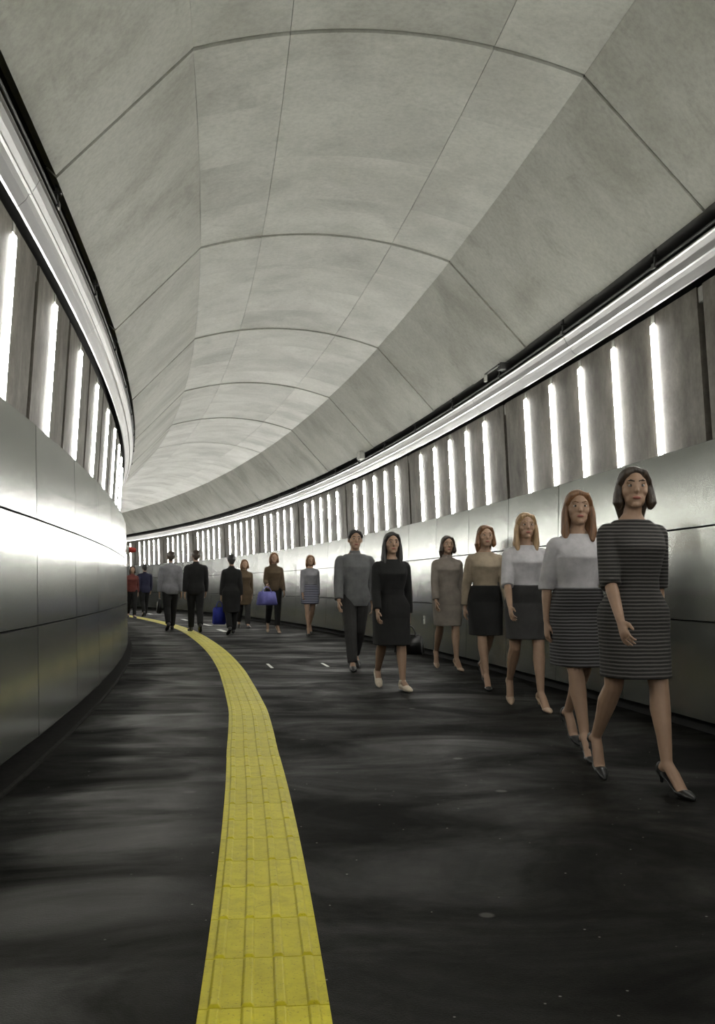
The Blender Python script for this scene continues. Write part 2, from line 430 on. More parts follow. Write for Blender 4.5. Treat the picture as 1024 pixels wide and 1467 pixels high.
# ------------------------------------------------------------------ ceiling
EW, EZ, FW, FZ, CZ = 2.072, 3.477, 1.263, 4.341, 4.545
ceil_prof = [(-2.75, 3.60), (-2.13, 3.60), (-1.32, 4.46), (0, 4.70), (1.32, 4.46), (2.13, 3.60), (2.75, 3.60), (2.75, 5.0), (-2.75, 5.0)]
ceiling = setp(mk('ceiling', sweep('ceiling', ceil_prof, SMIN, SMAX, 'shell_dark', 1.2)), kind='structure')
RING0, RING = 14.31, 3.66
def arch(x): return FZ + (CZ - FZ) * (1 - (x / FW) ** 2)
def cpiece(name, mat, prof, y0, y1, thick, gap=0.0026):
    """slab with its lower face along prof [(off,z)], between y0 and y1 (tunnel-local, curved)"""
    bm = bmesh.new(); rows = []
    nrm = []
    for i in range(len(prof)):
        a = Vector(prof[max(i - 1, 0)]); c_ = Vector(prof[min(i + 1, len(prof) - 1)]); d = (c_ - a).normalized()
        nrm.append(Vector((-d.y, d.x)))
    for y in (y0 + gap, y1 - gap):
        th = y / RC
        lo, hi = [], []
        for (o, z), n_ in zip(prof, nrm):
            R = RC + o; lo.append(bm.verts.new((R * math.cos(th) - RC, R * math.sin(th), z)))
            R = RC + o + n_.x * thick; hi.append(bm.verts.new((R * math.cos(th) - RC, R * math.sin(th), z + n_.y * thick)))
        rows.append((lo, hi))
    (l0, h0), (l1, h1) = rows; low = []
    m_ = len(prof)
    for i in range(m_ - 1):
        f = bm.faces.new((l0[i], l0[i + 1], l1[i + 1], l1[i])); low.append(f)
        bm.faces.new((h0[i], h1[i], h1[i + 1], h0[i + 1]))
        bm.faces.new((l0[i], h0[i], h0[i + 1], l0[i + 1])); bm.faces.new((l1[i], l1[i + 1], h1[i + 1], h1[i]))
    bm.faces.new((l0[0], l1[0], h1[0], h0[0])); bm.faces.new((l0[-1], h0[-1], h1[-1], l1[-1]))
    for e_ in bm.edges:
        if not all(f in low for f in e_.link_faces): e_.smooth = False
    return finish(bm, name, mat)
G = 0.0018
def seg(x0, x1, n): return [(x0 + (x1 - x0) * i / n, arch(x0 + (x1 - x0) * i / n)) for i in range(n + 1)]
strips = [('haunch_panel', 'haunch_concrete', [(-EW, EZ), (-FW, FZ)]),
          ('vault_panel', 'vault_concrete', seg(-FW, -0.66 - G, 9)), ('vault_panel', 'vault_concrete', seg(-0.66 + G, 0.66 - G, 20)),
          ('vault_panel', 'vault_concrete', seg(0.66 + G, FW, 9)), ('haunch_panel', 'haunch_concrete', [(FW, FZ), (EW, EZ)])]
k = math.floor((SMIN - RING0) / RING) + 1
while RING0 + RING * (k + 1) < SMAX:
    s0 = RING0 + RING * k
    near = -2 <= k <= 4
    nsub = 4 if near else 1
    for q, (nm, mat, prof) in enumerate(strips):
        if near and q in (0, 4): ns = 2
        else: ns = nsub
        for i in range(ns):
            key = (q, ns, i == 0, i == ns - 1)
            g0 = 0.011 if i == 0 else 0.0; g1 = 0.011 if i == ns - 1 else 0.0
            hl = RING / ns / 2
            if key not in MATS: MATS[key] = cpiece(nm, mat, prof, -hl + g0, hl - g1, 0.05 if 'vault' in nm else 0.09)
            o = place(nm, MATS[key], s0 + hl * (2 * i + 1), ceiling)
            o.location.z += random.uniform(-0.0012, 0.0012) + (-0.008 + 0.014 * (i + 0.5) / ns if ns > 1 else 0)
    k += 1

# ------------------------------------------------------------------ steel rails, conduits
def rail_mesh(side, half):
    prof = [(2.236, 3.160), (2.222, 3.163), (2.180, 3.205), (2.166, 3.236), (2.150, 3.240), (2.148, 3.252), (2.128, 3.282), (2.110, 3.320), (2.098, 3.326), (2.098, 3.338), (2.240, 3.338)]
    bm = bmesh.new(); rows = []; n = 4
    for i in range(n + 1):
        y = -half + 2 * half * i / n; th = y / RC
        rows.append([bm.verts.new(((RC + side * o) * math.cos(th) - RC, (RC + side * o) * math.sin(th), z)) for o, z in prof])
    m_ = len(prof)
    for i in range(n):
        for j in range(m_):
            f = bm.faces.new((rows[i][j], rows[i][(j + 1) % m_], rows[i + 1][(j + 1) % m_], rows[i + 1][j]))
    bm.faces.new(rows[0]); bm.faces.new(rows[-1])
    return finish(bm, 'rail_section', 'rail_steel')
def pipe_curve(name, pts, r, mat, parent=None, seg_=10):
    bm = bmesh.new(); rows = []
    for i, p in enumerate(pts):
        t = (pts[min(i + 1, len(pts) - 1)] - pts[max(i - 1, 0)]).normalized()
        a = t.cross(Vector((0, 0, 1)));  a = a.normalized() if a.length > 1e-4 else Vector((1, 0, 0)); b2 = a.cross(t)
        rows.append([bm.verts.new(p + (a * math.cos(2 * math.pi * j / seg_) + b2 * math.sin(2 * math.pi * j / seg_)) * r) for j in range(seg_)])
    for i in range(len(rows) - 1):
        for j in range(seg_): bm.faces.new((rows[i][j], rows[i][(j + 1) % seg_], rows[i + 1][(j + 1) % seg_], rows[i + 1][j]))
    bm.faces.new(rows[0]); bm.faces.new(rows[-1])
    return mk(name, finish(bm, name, mat, True), parent)
for side, nm in ((1, 'right'), (-1, 'left')):
    e = setp(mk('steel_rail', None, None, pos(15, side * 2.2, 3.16)), f'polished double steel rail above the tube lamps on the {nm} wall', 'rail')
    me = rail_mesh(side, 1.5 - 0.003); s = SMIN + 1.5
    while s < (SMAX if side > 0 else 45):
        o = place('rail_section', me, s, None); o.parent = e; o.matrix_parent_inverse = Matrix.Translation(e.location).inverted()
        s += 3.0
    e2 = setp(mk('conduit_pipe', None, None, pos(15, side * 2.13, 3.37)), f'thin dark conduit pipe clamped above the steel rail on the {nm} wall', 'pipe')
    inv = Matrix.Translation(e2.location).inverted()
    o = pipe_curve('pipe', [pos(SMIN + i, side * 2.10, 3.372) for i in range(int((SMAX if side > 0 else 45) - SMIN))], 0.014, 'dark_metal', e2); o.matrix_parent_inverse = inv
    bm = bmesh.new(); box(bm, -0.022, 0.022, -0.03, 0.03, 3.348, 3.392, 0.004); box(bm, -0.008, 0.008, -0.012, 0.012, 3.39, 3.50); box(bm, -0.03, 0.03, -0.02, 0.02, 3.44, 3.455, 0.003)
    clamp = finish(bm, 'clamp', 'dark_metal')
    s = (12.6 if side < 0 else 13.2) - 1.9 * 8
    while s < 46:
        o = place('clamp', clamp, s, None, side * 2.10); o.parent = e2; o.matrix_parent_inverse = inv
        s += 1.9
# junction box and camera bracket on the right conduit
s_, z_ = on_cyl(520, 655, 2.07)
e = setp(mk('junction_box', None, None, pos(s_, 2.03, 3.36), s_ / RC), 'small pale junction box on the conduit of the right wall', 'junction box')
mk('box_body', boxmesh('box_body', 'plate_grey', -0.05, 0.05, -0.11, 0.11, 0.0, 0.15, bev=0.008), e)
mk('lid', boxmesh('lid', 'white_plastic', -0.058, -0.05, -0.095, 0.095, 0.012, 0.138, bev=0.003), e)
mk('bracket', boxmesh('bracket', 'dark_metal', -0.02, 0.05, 0.11, 0.26, 0.05, 0.09, bev=0.004), e)
s_, z_ = on_cyl(722, 533, 2.07)
e = setp(mk('camera_bracket', None, None, pos(s_, 2.06, 3.40), s_ / RC), 'dark bracket with a small drooping sensor arm above the right rail', 'bracket')
mk('mount', boxmesh('mount', 'dark_metal', -0.05, 0.06, -0.05, 0.05, -0.01, 0.07, bev=0.006), e)
mk('arm', boxmesh('arm', 'dark_metal', -0.075, -0.055, -0.05, 0.46, 0.03, 0.05, bev=0.003), e)
mk('arm_tip', boxmesh('arm_tip', 'plate_grey', -0.085, -0.05, 0.42, 0.46, -0.05, 0.03, bev=0.005), e)
# red alarm lamp on the left wall where it bends out of sight
sa = 25.4
e = setp(mk('alarm_lamp', None, None, pos(sa, -wx(1.62), 1.62), sa / RC), 'small red alarm lamp sticking out where the left wall bends away', 'alarm lamp')
bm = bmesh.new(); bmesh.ops.create_cone(bm, cap_ends=True, segments=16, radius1=0.075, radius2=0.07, depth=0.04, matrix=Matrix.Translation((0.02, 0, 0)) @ Matrix.Rotation(math.pi / 2, 4, 'Y'))
mk('mount', finish(bm, 'mount', 'white_plastic'), e)
bm = bmesh.new(); bmesh.ops.create_cone(bm, cap_ends=True, segments=16, radius1=0.055, radius2=0.035, depth=0.12, matrix=Matrix.Translation((0.10, 0, 0)) @ Matrix.Rotation(math.pi / 2, 4, 'Y'))
bmesh.ops.bevel(bm, geom=bm.edges[:], offset=0.008, segments=2, affect='EDGES')
mk('lens', finish(bm, 'lens', 'red_plastic', True), e)
# socket plate on the right wall
s_, z_ = on_cyl(608, 888, 2.15)
e = setp(mk('socket_plate', None, None, pos(s_, wx(z_) - 0.001, z_), s_ / RC), 'small white double socket plate low on the right steel wall', 'socket')
mk('plate', boxmesh('plate', 'white_plastic', -0.008, 0.004, -0.038, 0.038, -0.06, 0.06, bev=0.003), e)
for dz in (-0.03, 0.03):
    o = mk('socket', boxmesh('socket', 'black_plastic', -0.0105, -0.0075, -0.022, 0.022, -0.018 + dz, 0.018 + dz, bev=0.002), e)
    for dy in (-0.011, 0.011): mk('pin_slot', boxmesh('pin_slot', 'white_plastic', -0.0125, -0.010, dy - 0.004, dy + 0.004, dz - 0.012, dz + 0.012, bev=0.0008), o)
# ------------------------------------------------------------------ people
def cloth(name, col, rough=0.85, stripes=None):
    m, nt, b = new_mat(name)
    tc = nt.nodes.new('ShaderNodeTexCoord')
    n = noise(nt, tc.outputs['Object'], 9, 6); wv = noise(nt, tc.outputs['Object'], 240, 2)
    c = mixc(nt, 'MULTIPLY', 1.0, col, ramp(nt, n, [(0.3, (0.75,) * 3), (0.7, (1.12,) * 3)]))
    if stripes:
        w_ = nt.nodes.new('ShaderNodeTexWave'); w_.bands_direction = 'Z'; w_.inputs['Scale'].default_value = stripes[1]
        w_.inputs['Distortion'].default_value = 0.6; w_.inputs['Detail'].default_value = 1
        L(nt, tc.outputs['Object'], w_.inputs['Vector'])
        c = mixc(nt, 'MIX', ramp(nt, w_.outputs['Fac'], [(0.55, (0, 0, 0)), (0.75, (1, 1, 1))]), c, stripes[0])
    L(nt, c, b.inputs['Base Color']); b.inputs['Roughness'].default_value = rough
    b.inputs['Specular IOR Level'].default_value = 0.25
    bump(nt, b, mixc(nt, 'ADD', 0.4, n, wv), 0.35, 0.012)
    return name
plain('skin', (0.30, 0.19, 0.125), 0.55, nscale=12, namt=0.12)
plain('lip', (0.30, 0.10, 0.075), 0.5); plain('eye_white', (0.34, 0.32, 0.30), 0.4); plain('eye_iris', (0.02, 0.012, 0.008), 0.2)
def hairmat(name, col):
    m, nt, b = new_mat(name); tc = nt.nodes.new('ShaderNodeTexCoord')
    n = noise(nt, mapped(nt, tc.outputs['Object'], (90, 90, 6)).outputs[0], 1.0, 4)
    L(nt, mixc(nt, 'MULTIPLY', 1.0, col, ramp(nt, n, [(0.3, (0.45,) * 3), (0.7, (1.3,) * 3)])), b.inputs['Base Color'])
    b.inputs['Roughness'].default_value = 0.45; bump(nt, b, n, 0.6, 0.01)
hairmat('hair_black', (0.012, 0.010, 0.009)); hairmat('hair_dark', (0.035, 0.022, 0.013)); hairmat('hair_brown', (0.16, 0.075, 0.03)); hairmat('hair_blond', (0.34, 0.22, 0.11))
plain('leather_black', (0.010, 0.010, 0.010), 0.35); plain('leather_nude', (0.42, 0.30, 0.21), 0.45); plain('leather_pale', (0.55, 0.47, 0.36), 0.5)
plain('leather_brown', (0.09, 0.05, 0.03), 0.45)
cloth('cloth_black', (0.012, 0.012, 0.012)); cloth('cloth_charcoal', (0.035, 0.034, 0.034)); cloth('cloth_grey', (0.20, 0.20, 0.215)); cloth('cloth_midgrey', (0.12, 0.122, 0.125))
cloth('cloth_white', (0.45, 0.44, 0.455)); cloth('cloth_beige', (0.27, 0.22, 0.16)); cloth('cloth_taupe', (0.20, 0.175, 0.15)); cloth('cloth_brown', (0.085, 0.06, 0.035))
cloth('cloth_navy', (0.02, 0.021, 0.045)); cloth('cloth_red', (0.11, 0.03, 0.025)); cloth('cloth_stripe', (0.02, 0.019, 0.018), 0.85, ((0.085, 0.08, 0.075), 17))
cloth('cloth_stripe_skirt', (0.022, 0.021, 0.021), 0.85, ((0.10, 0.098, 0.1), 16)); cloth('cloth_pattern', (0.05, 0.052, 0.07), 0.85, ((0.28, 0.29, 0.36), 9))
cloth('bag_violet', (0.15, 0.15, 0.42), 0.6); cloth('bag_blue', (0.02, 0.03, 0.26), 0.6)

PENDING = []
def sp(v, p): return math.copysign(abs(v) ** p, v)
def ring_tube(bm, secs, n=14, pw=1.0):
    """secs: (centre, axis-a vector, axis-b vector) ellipses, capped and closed"""
    rows = []
    for c, a, b2 in secs:
        rows.append([bm.verts.new(c + a * sp(math.cos(2 * math.pi * j / n), pw) + b2 * sp(math.sin(2 * math.pi * j / n), pw)) for j in range(n)])
    for i in range(len(rows) - 1):
        for j in range(n): bm.faces.new((rows[i][j], rows[i][(j + 1) % n], rows[i + 1][(j + 1) % n], rows[i + 1][j]))
    bm.faces.new(rows[0][::-1]); bm.faces.new(rows[-1])
def limb(bm, pts, rad, n=12, side=Vector((1, 0, 0)), flat=None, ext=True):
    secs = []
    for i, p in enumerate(pts):
        t = (pts[min(i + 1, len(pts) - 1)] - pts[max(i - 1, 0)]).normalized()
        a = (side - t * side.dot(t)).normalized(); b2 = t.cross(a)
        r = rad[i]; f = flat[i] if flat else 1.0
        secs.append((p, a * r, b2 * r * f))
    if ext:                                  # rounded ends
        t0 = (pts[0] - pts[1]).normalized(); t1 = (pts[-1] - pts[-2]).normalized()
        c, a, b2 = secs[0]; secs.insert(0, (c + t0 * rad[0] * 0.6, a * 0.6, b2 * 0.6))
        c, a, b2 = secs[-1]; secs.append((c + t1 * rad[-1] * 0.6, a * 0.6, b2 * 0.6))
    ring_tube(bm, secs, n)
def blob(bm, c, rx, ry, rz, rot=None):
    mtx = Matrix.Translation(c) @ (rot.to_4x4() if rot else Matrix.Identity(4)) @ Matrix.Diagonal((rx, ry, rz, 1))
    bmesh.ops.create_uvsphere(bm, u_segments=16, v_segments=10, radius=1.0, matrix=mtx)
def vol(name, bm, mat, parent, voxel, smooth=5):
    """closed volumes fused into one skin by a voxel remesh"""
    bmesh.ops.recalc_face_normals(bm, faces=bm.faces)
    me = bpy.data.meshes.new(name); bm.to_mesh(me); bm.free()
    o = mk(name, me, parent)
    r = o.modifiers.new('remesh', 'REMESH'); r.mode = 'VOXEL'; r.voxel_size = voxel; r.use_smooth_shade = True
    sm = o.modifiers.new('smooth', 'SMOOTH'); sm.factor = 0.5; sm.iterations = smooth
    PENDING.append((o, mat)); return o
def bake_pending():
    bpy.context.view_layer.update()
    dg = bpy.context.evaluated_depsgraph_get(); out = []
    for o, mat in PENDING: out.append(bpy.data.meshes.new_from_object(o.evaluated_get(dg)))
    for (o, mat), me in zip(PENDING, out):
        o.modifiers.clear(); old = o.data; me.name = o.name.split('.')[0]; o.data = me; bpy.data.meshes.remove(old)
        me.materials.clear(); me.materials.append(MATS[mat]); me.shade_smooth()

def person(base, facing, H, label, top, bottom=None, top_end=0.50, kind='skirt', hem=0.30, hair='short', haircol='hair_black', shoes='pump', shoecol='leather_black',
           stride=22, lead=1, female=True, sleeve='long', arms=((14, 12), (-16, 20)), fine=True, head_turn=0.0, lean=2.0, flare=0.0, collar=None, arm_out=7):
    """facing: yaw of the walking direction. Local frame: +y forward, +x the person's right. arms: (swing, elbow bend) for right then left"""
    root = setp(mk('person', None, None, base, facing - math.pi / 2), label, 'person', 'people walking in the tunnel')
    V = lambda x, y, z: Vector((x * H, y * H, z * H))
    vx = 0.0058 if fine else 0.011
    hw = 0.052 if female else 0.050
    heel = 0.032 if shoes == 'pump' else 0.012
    # legs by forward kinematics
    legs = {}
    for sd in (1, -1):
        a = math.radians(stride if sd == lead else -stride * 0.8); kb = math.radians(6 if sd == lead else 24)
        hip = V(sd * hw, 0, 0.515)
        knee = hip + V(-sd * 0.006, 0.243 * math.sin(a), -0.243 * math.cos(a))
        ank = knee + V(-sd * 0.006, 0.232 * math.sin(a - kb), -0.232 * math.cos(a - kb))
        fp = math.radians(-4 if sd == lead else -26)      # foot pitch
        legs[sd] = [hip, knee, ank, fp]
    def foot_pts(ank, fp, sd):
        d = Vector((sd * 0.10, math.cos(fp), math.sin(fp))); u = Vector((0, -math.sin(fp), math.cos(fp)))
        hp = math.radians(-24) if shoes == 'pump' else 0.0
        d2 = Vector((sd * 0.10, math.cos(fp + hp), math.sin(fp + hp)))
        heelp = ank - u * 0.034 * H - d * 0.02 * H
        ball = heelp + d2 * 0.105 * H
        toe = ball + d * 0.042 * H
        return heelp, ball, toe, d, u
    low = min(min(foot_pts(l[2], l[3], sd)[0].z - heel * H, foot_pts(l[2], l[3], sd)[1].z - 0.010 * H, foot_pts(l[2], l[3], sd)[2].z - 0.008 * H) for sd, l in legs.items())
    dz = -low
    for l in legs.values():
        for i in range(3): l[i] = l[i] + Vector((0, 0, dz))
    D = Vector((0, 0, dz))
    hip_z = 0.515 + dz / H
    def up(x, y, z):                          # upper body: standing height z, leaning forward a little
        zz = z + dz / H
        return V(x, y + (zz - hip_z) * math.sin(math.radians(lean)), zz)
    f = 1.0 if female else 1.06
    sh = 0.098 if female else 0.112
    bust = 0.012 if female else 0.0
    torso = [(0.455, 0.078, 0.058, -0.004), (0.50, 0.094, 0.068, -0.006), (0.54, 0.092, 0.066, -0.004), (0.60, 0.072 * f, 0.053, 0.004), (0.635, 0.069 * f * f, 0.052, 0.006), (0.69, 0.080 * f, 0.058 + bust * 0.5, 0.006),
             (0.735, 0.088 * f, 0.060 + bust, 0.005 + bust * 0.6), (0.770, 0.092 * f, 0.055 + bust * 0.2, 0.0), (0.795, sh * 0.90, 0.046, -0.004), (0.812, sh * 0.70, 0.040, -0.006), (0.828, sh * 0.48, 0.035, -0.007), (0.845, 0.034, 0.030, -0.006)]
    def torso_secs(g, z0, z1, flare_=0.0):
        out = []
        zs = [t for t in torso if z0 <= t[0] <= z1]
        for (z, rx, ry, y) in zs:
            k_ = flare_ * max(0, (0.62 - z) / 0.12)
            out.append((up(0, y, z), Vector(((rx + g + k_) * H, 0, 0)), Vector((0, (ry + g + k_) * H, 0))))
        return out
    arm = {}
    for i, sd in enumerate((1, -1)):
        sw, el = arms[i]; sw, el = math.radians(sw), math.radians(el); ab = math.radians(arm_out)
        S0 = up(sd * (sh - 0.006), -0.004, 0.783)
        d1 = Vector((sd * math.sin(ab), math.sin(sw) * math.cos(ab), -math.cos(sw) * math.cos(ab)))
        E0 = S0 + d1 * 0.168 * H
        d2 = Vector((sd * math.sin(ab) * 0.4, math.sin(sw + el), -math.cos(sw + el))).normalized()
        W0 = E0 + d2 * 0.142 * H
        arm[sd] = (S0, E0, W0, d2)
    # ---- body, one continuous skin
    bm = bmesh.new()
    ring_tube(bm, torso_secs(0, 0.4, 0.9), 18)
    limb(bm, [up(0, -0.008, 0.815), up(0, -0.002, 0.86), up(0, 0.006, 0.90)], [0.034 * H, 0.029 * H * f, 0.029 * H * f])
    ht = Matrix.Rotation(head_turn, 3, 'Z')
    hc = up(0, 0.004, 0.93)
    def hp_(x, y, z): return hc + ht @ Vector((x * H, y * H, z * H))
    blob(bm, hp_(0, 0, 0.006), 0.0465 * H, 0.057 * H, 0.062 * H, ht)
    blob(bm, hp_(0, 0.018, -0.034), 0.034 * H, 0.036 * H, 0.034 * H, ht)
    blob(bm, hp_(0, 0.040, -0.055), 0.016 * H, 0.014 * H, 0.012 * H, ht)          # chin
    limb(bm, [hp_(0, 0.050, 0.010), hp_(0, 0.057, -0.006), hp_(0, 0.061, -0.014)], [0.004 * H, 0.0055 * H, 0.0075 * H])
    for sd in (1, -1):
        blob(bm, hp_(sd * 0.048, -0.004, -0.004), 0.006 * H, 0.011 * H, 0.017 * H, ht)   # ear
        blob(bm, hp_(sd * 0.026, 0.032, -0.012), 0.0135 * H, 0.013 * H, 0.014 * H, ht)    # cheek
        blob(bm, hp_(sd * 0.018, 0.047, 0.018), 0.015 * H, 0.008 * H, 0.006 * H, ht)     # brow
        hip, knee, ank, fp = legs[sd]
        q = 0.84 if kind == 'trousers' else 1.0
        limb(bm, [hip + Vector((0, 0, 0.02 * H)), hip.lerp(knee, 0.35), hip.lerp(knee, 0.75), knee, knee.lerp(ank, 0.28) - Vector((0, 0.006 * H, 0)), knee.lerp(ank, 0.65), ank],
             [0.050 * H * q, 0.047 * H * q, 0.036 * H * q, 0.031 * H * q, 0.033 * H * q, 0.024 * H * q, 0.018 * H * q])
        hl, ball, toe, d, u = foot_pts(ank, fp, sd)
        limb(bm, [ank, ank.lerp(ball, 0.45) + u * 0.006 * H, ball + u * 0.008 * H, toe + u * 0.004 * H], [0.018 * H, 0.020 * H, 0.021 * H, 0.014 * H], flat=[1, 0.85, 0.5, 0.5])
        limb(bm, [ank + u * 0.0, hl + u * 0.014 * H], [0.018 * H, 0.017 * H])
        S0, E0, W0, d2 = arm[sd]
        limb(bm, [S0, S0.lerp(E0, 0.3), S0.lerp(E0, 0.75), E0, E0.lerp(W0, 0.3), E0.lerp(W0, 0.7), W0], [0.029 * H * f, 0.026 * H * f, 0.022 * H * f, 0.020 * H * f, 0.021 * H * f, 0.017 * H * f, 0.014 * H * f])
        # hand: palm turned to the thigh, four unequal fingers slightly curled, thumb leaving the side
        fw = (Vector((0, 1, 0)) - d2 * d2.y).normalized(); inn = Vector((-sd, 0, 0)); inn = (inn - d2 * inn.dot(d2)).normalized()
        fs = []
        pc = W0 + d2 * 0.026 * H
        limb(bm, [W0, pc, W0 + d2 * 0.05 * H], [0.015 * H, 0.022 * H, 0.022 * H], side=fw, flat=[0.8, 0.45, 0.42])
        for j, ln in enumerate((0.040, 0.046, 0.043, 0.034)):
            b0 = W0 + d2 * 0.050 * H + fw * (0.0172 - 0.0115 * j) * H
            b1 = b0 + (d2 * 0.92 + inn * 0.25 + fw * (1.5 - j) * 0.13) * ln * 0.48 * H; b2_ = b1 + (d2 * 0.75 + inn * 0.65) * ln * 0.32 * H; b3 = b2_ + (d2 * 0.5 + inn * 0.85) * ln * 0.25 * H
            limb(bm, [b0 - d2 * 0.01 * H, b1, b2_, b3], [0.0050 * H, 0.0047 * H, 0.0044 * H, 0.0038 * H], n=8)
        t0 = W0 + d2 * 0.016 * H + fw * 0.014 * H
        limb(bm, [t0, t0 + (fw * 0.7 + d2 * 0.7 + inn * 0.3) * 0.022 * H, t0 + (fw * 0.75 + d2 * 1.5 + inn * 0.6) * 0.024 * H], [0.0075 * H, 0.0065 * H, 0.005 * H], n=8)
    body = vol('body', bm, 'skin', root, vx, 2)
    if fine:
        for sd in (1, -1):
            bm = bmesh.new(); blob(bm, hp_(sd * 0.018, 0.0462, 0.006), 0.0088 * H, 0.0068 * H, 0.0046 * H, ht)
            ey = mk('eye', finish(bm, 'eye', 'eye_white', True), root)
            bm = bmesh.new(); blob(bm, hp_(sd * 0.018, 0.0515, 0.006), 0.0040 * H, 0.0022 * H, 0.0042 * H, ht)
            mk('iris', finish(bm, 'iris', 'eye_iris', True), ey)
            bm = bmesh.new(); limb(bm, [hp_(sd * 0.008, 0.056, 0.020), hp_(sd * 0.019, 0.0555, 0.0235), hp_(sd * 0.030, 0.047, 0.020)], [0.0022 * H, 0.0026 * H, 0.0014 * H], n=6)
            mk('eyebrow', finish(bm, 'eyebrow', haircol, True), root)
        bm = bmesh.new(); blob(bm, hp_(0, 0.0525, -0.034), 0.014 * H, 0.006 * H, 0.0055 * H, ht)
        mk('lips', finish(bm, 'lips', 'lip', True), root)
    # ---- hair
    bm = bmesh.new()
    blob(bm, hp_(0, -0.010, 0.017), 0.054 * H, 0.057 * H, 0.060 * H, ht)
    for sd in (1, -1): limb(bm, [hp_(0, 0.030, 0.060), hp_(sd * 0.030, 0.034, 0.050), hp_(sd * 0.046, 0.018, 0.020)], [0.012 * H, 0.013 * H, 0.012 * H])
    if hair in ('long', 'bob'):
        zl = 0.13 if hair == 'long' else 0.065
        limb(bm, [hp_(0, -0.022, 0.01), hp_(0, -0.040, -0.05), hp_(0, -0.048, -zl * 0.7), hp_(0, -0.050, -zl - 0.03)], [0.052 * H, 0.056 * H, 0.062 * H, 0.048 * H], flat=[1, 0.75, 0.5, 0.36], n=16)
        for sd in (1, -1):
            limb(bm, [hp_(sd * 0.046, 0.010, 0.025), hp_(sd * 0.053, 0.008, -0.02), hp_(sd * 0.054, 0.014, -zl * 0.75), hp_(sd * 0.050, 0.026 if hair == 'long' else 0.012, -zl)], [0.011 * H, 0.015 * H, 0.018 * H, 0.010 * H])
    elif hair == 'bun':
        blob(bm, hp_(0, -0.060, 0.03), 0.026 * H, 0.024 * H, 0.026 * H, ht)
    else:
        limb(bm, [hp_(0, -0.038, 0.01), hp_(0, -0.042, -0.035)], [0.042 * H, 0.032 * H])
    vol('hair', bm, haircol, root, vx * 1.1, 3)
    # ---- upper garment with sleeves
    g = 0.010 if female else 0.014
    tname = {'skirt': 'blouse', 'dress': 'dress', 'trousers': 'jacket', 'coat': 'coat'}[kind]
    def skirt_secs(g2, ztop, zhem, fl):
        out = []; zt = ztop
        for i in range(7):
            z = ztop + (zhem - ztop) * i / 6
            zz = z + dz / H; ys = []
            for sd in (1, -1):
                hip, knee, ank, _ = legs[sd]; pz = zz * H
                if pz >= knee.z: k_ = min(1, max(0, (hip.z - pz) / (hip.z - knee.z))); ys.append(hip.lerp(knee, k_).y)
                else: k_ = min(1, (knee.z - pz) / (knee.z - ank.z)); ys.append(knee.lerp(ank, k_).y)
            c = (max(ys) + min(ys)) / 2; hy = (max(ys) - min(ys)) / 2
            rr = (0.064 if i else 0.066) if i < 2 else 0.056 - 0.010 * (i / 6)
            rx = (0.080 + 0.026 * min(1, (0.62 - z) / 0.09) if z > 0.50 else 0.106 - 0.016 * (0.50 - z) / 0.2) + g2 + fl * i / 6
            out.append((Vector((0, c, zz * H)), Vector((rx * H, 0, 0)), Vector((0, hy + (rr + g2 + fl * i / 6) * H, 0))))
        return out
    bm = bmesh.new()
    if kind in ('dress', 'coat'):
        secs = skirt_secs(g + 0.004, 0.535, hem, flare)[::-1] + torso_secs(g, 0.56, 0.835)
    else:
        secs = torso_secs(g + (0.004 if kind == 'trousers' else 0), top_end - 0.005, 0.835, flare)
    ring_tube(bm, secs, 28, 0.80 if kind in ('dress', 'coat') else 1.0)
    if kind in ('trousers', 'coat'):
        limb(bm, [up(0, -0.008, 0.82), up(0, -0.006, 0.855)], [0.046 * H, 0.038 * H], ext=False)
    for sd in (1, -1):
        S0, E0, W0, d2 = arm[sd]
        gs = g * 0.9
        if sleeve == 'long': pts = [S0, S0.lerp(E0, 0.3), S0.lerp(E0, 0.75), E0, E0.lerp(W0, 0.5), E0.lerp(W0, 0.93)]; rr = [0.026, 0.027, 0.024, 0.023, 0.021, 0.019]
        elif sleeve == 'half': pts = [S0, S0.lerp(E0, 0.5), E0, E0.lerp(W0, 0.12)]; rr = [0.026, 0.027, 0.026, 0.026]
        else: pts = [S0, S0.lerp(E0, 0.25), S0.lerp(E0, 0.5)]; rr = [0.031, 0.030, 0.030]
        limb(bm, pts, [(r_ * f + gs) * H for r_ in rr], ext=False)
        blob(bm, S0 + Vector((-sd * 0.006 * H, 0, -0.002 * H)), (0.029 + gs) * H, (0.030 + gs) * H, (0.026 + gs) * H)
    vol(tname, bm, top, root, vx * 1.3, 3)
    # ---- lower garment
    if kind == 'skirt':
        bm = bmesh.new(); ring_tube(bm, skirt_secs(0.009, 0.615, hem, flare)[::-1], 28, 0.72)
        vol('skirt', bm, bottom, root, vx * 1.3, 3)
    elif kind in ('trousers', 'coat') and bottom:
        bm = bmesh.new()
        ring_tube(bm, torso_secs(0.005, 0.45, 0.61), 18)
        for sd in (1, -1):
            hip, knee, ank, fp = legs[sd]
            limb(bm, [hip + Vector((0, 0, 0.02 * H)), hip.lerp(knee, 0.4), knee, knee.lerp(ank, 0.35), knee.lerp(ank, 0.98)], [0.062 * H, 0.056 * H, 0.046 * H, 0.042 * H, 0.036 * H], ext=False)
        vol('trousers', bm, bottom, root, vx * 1.3, 3)
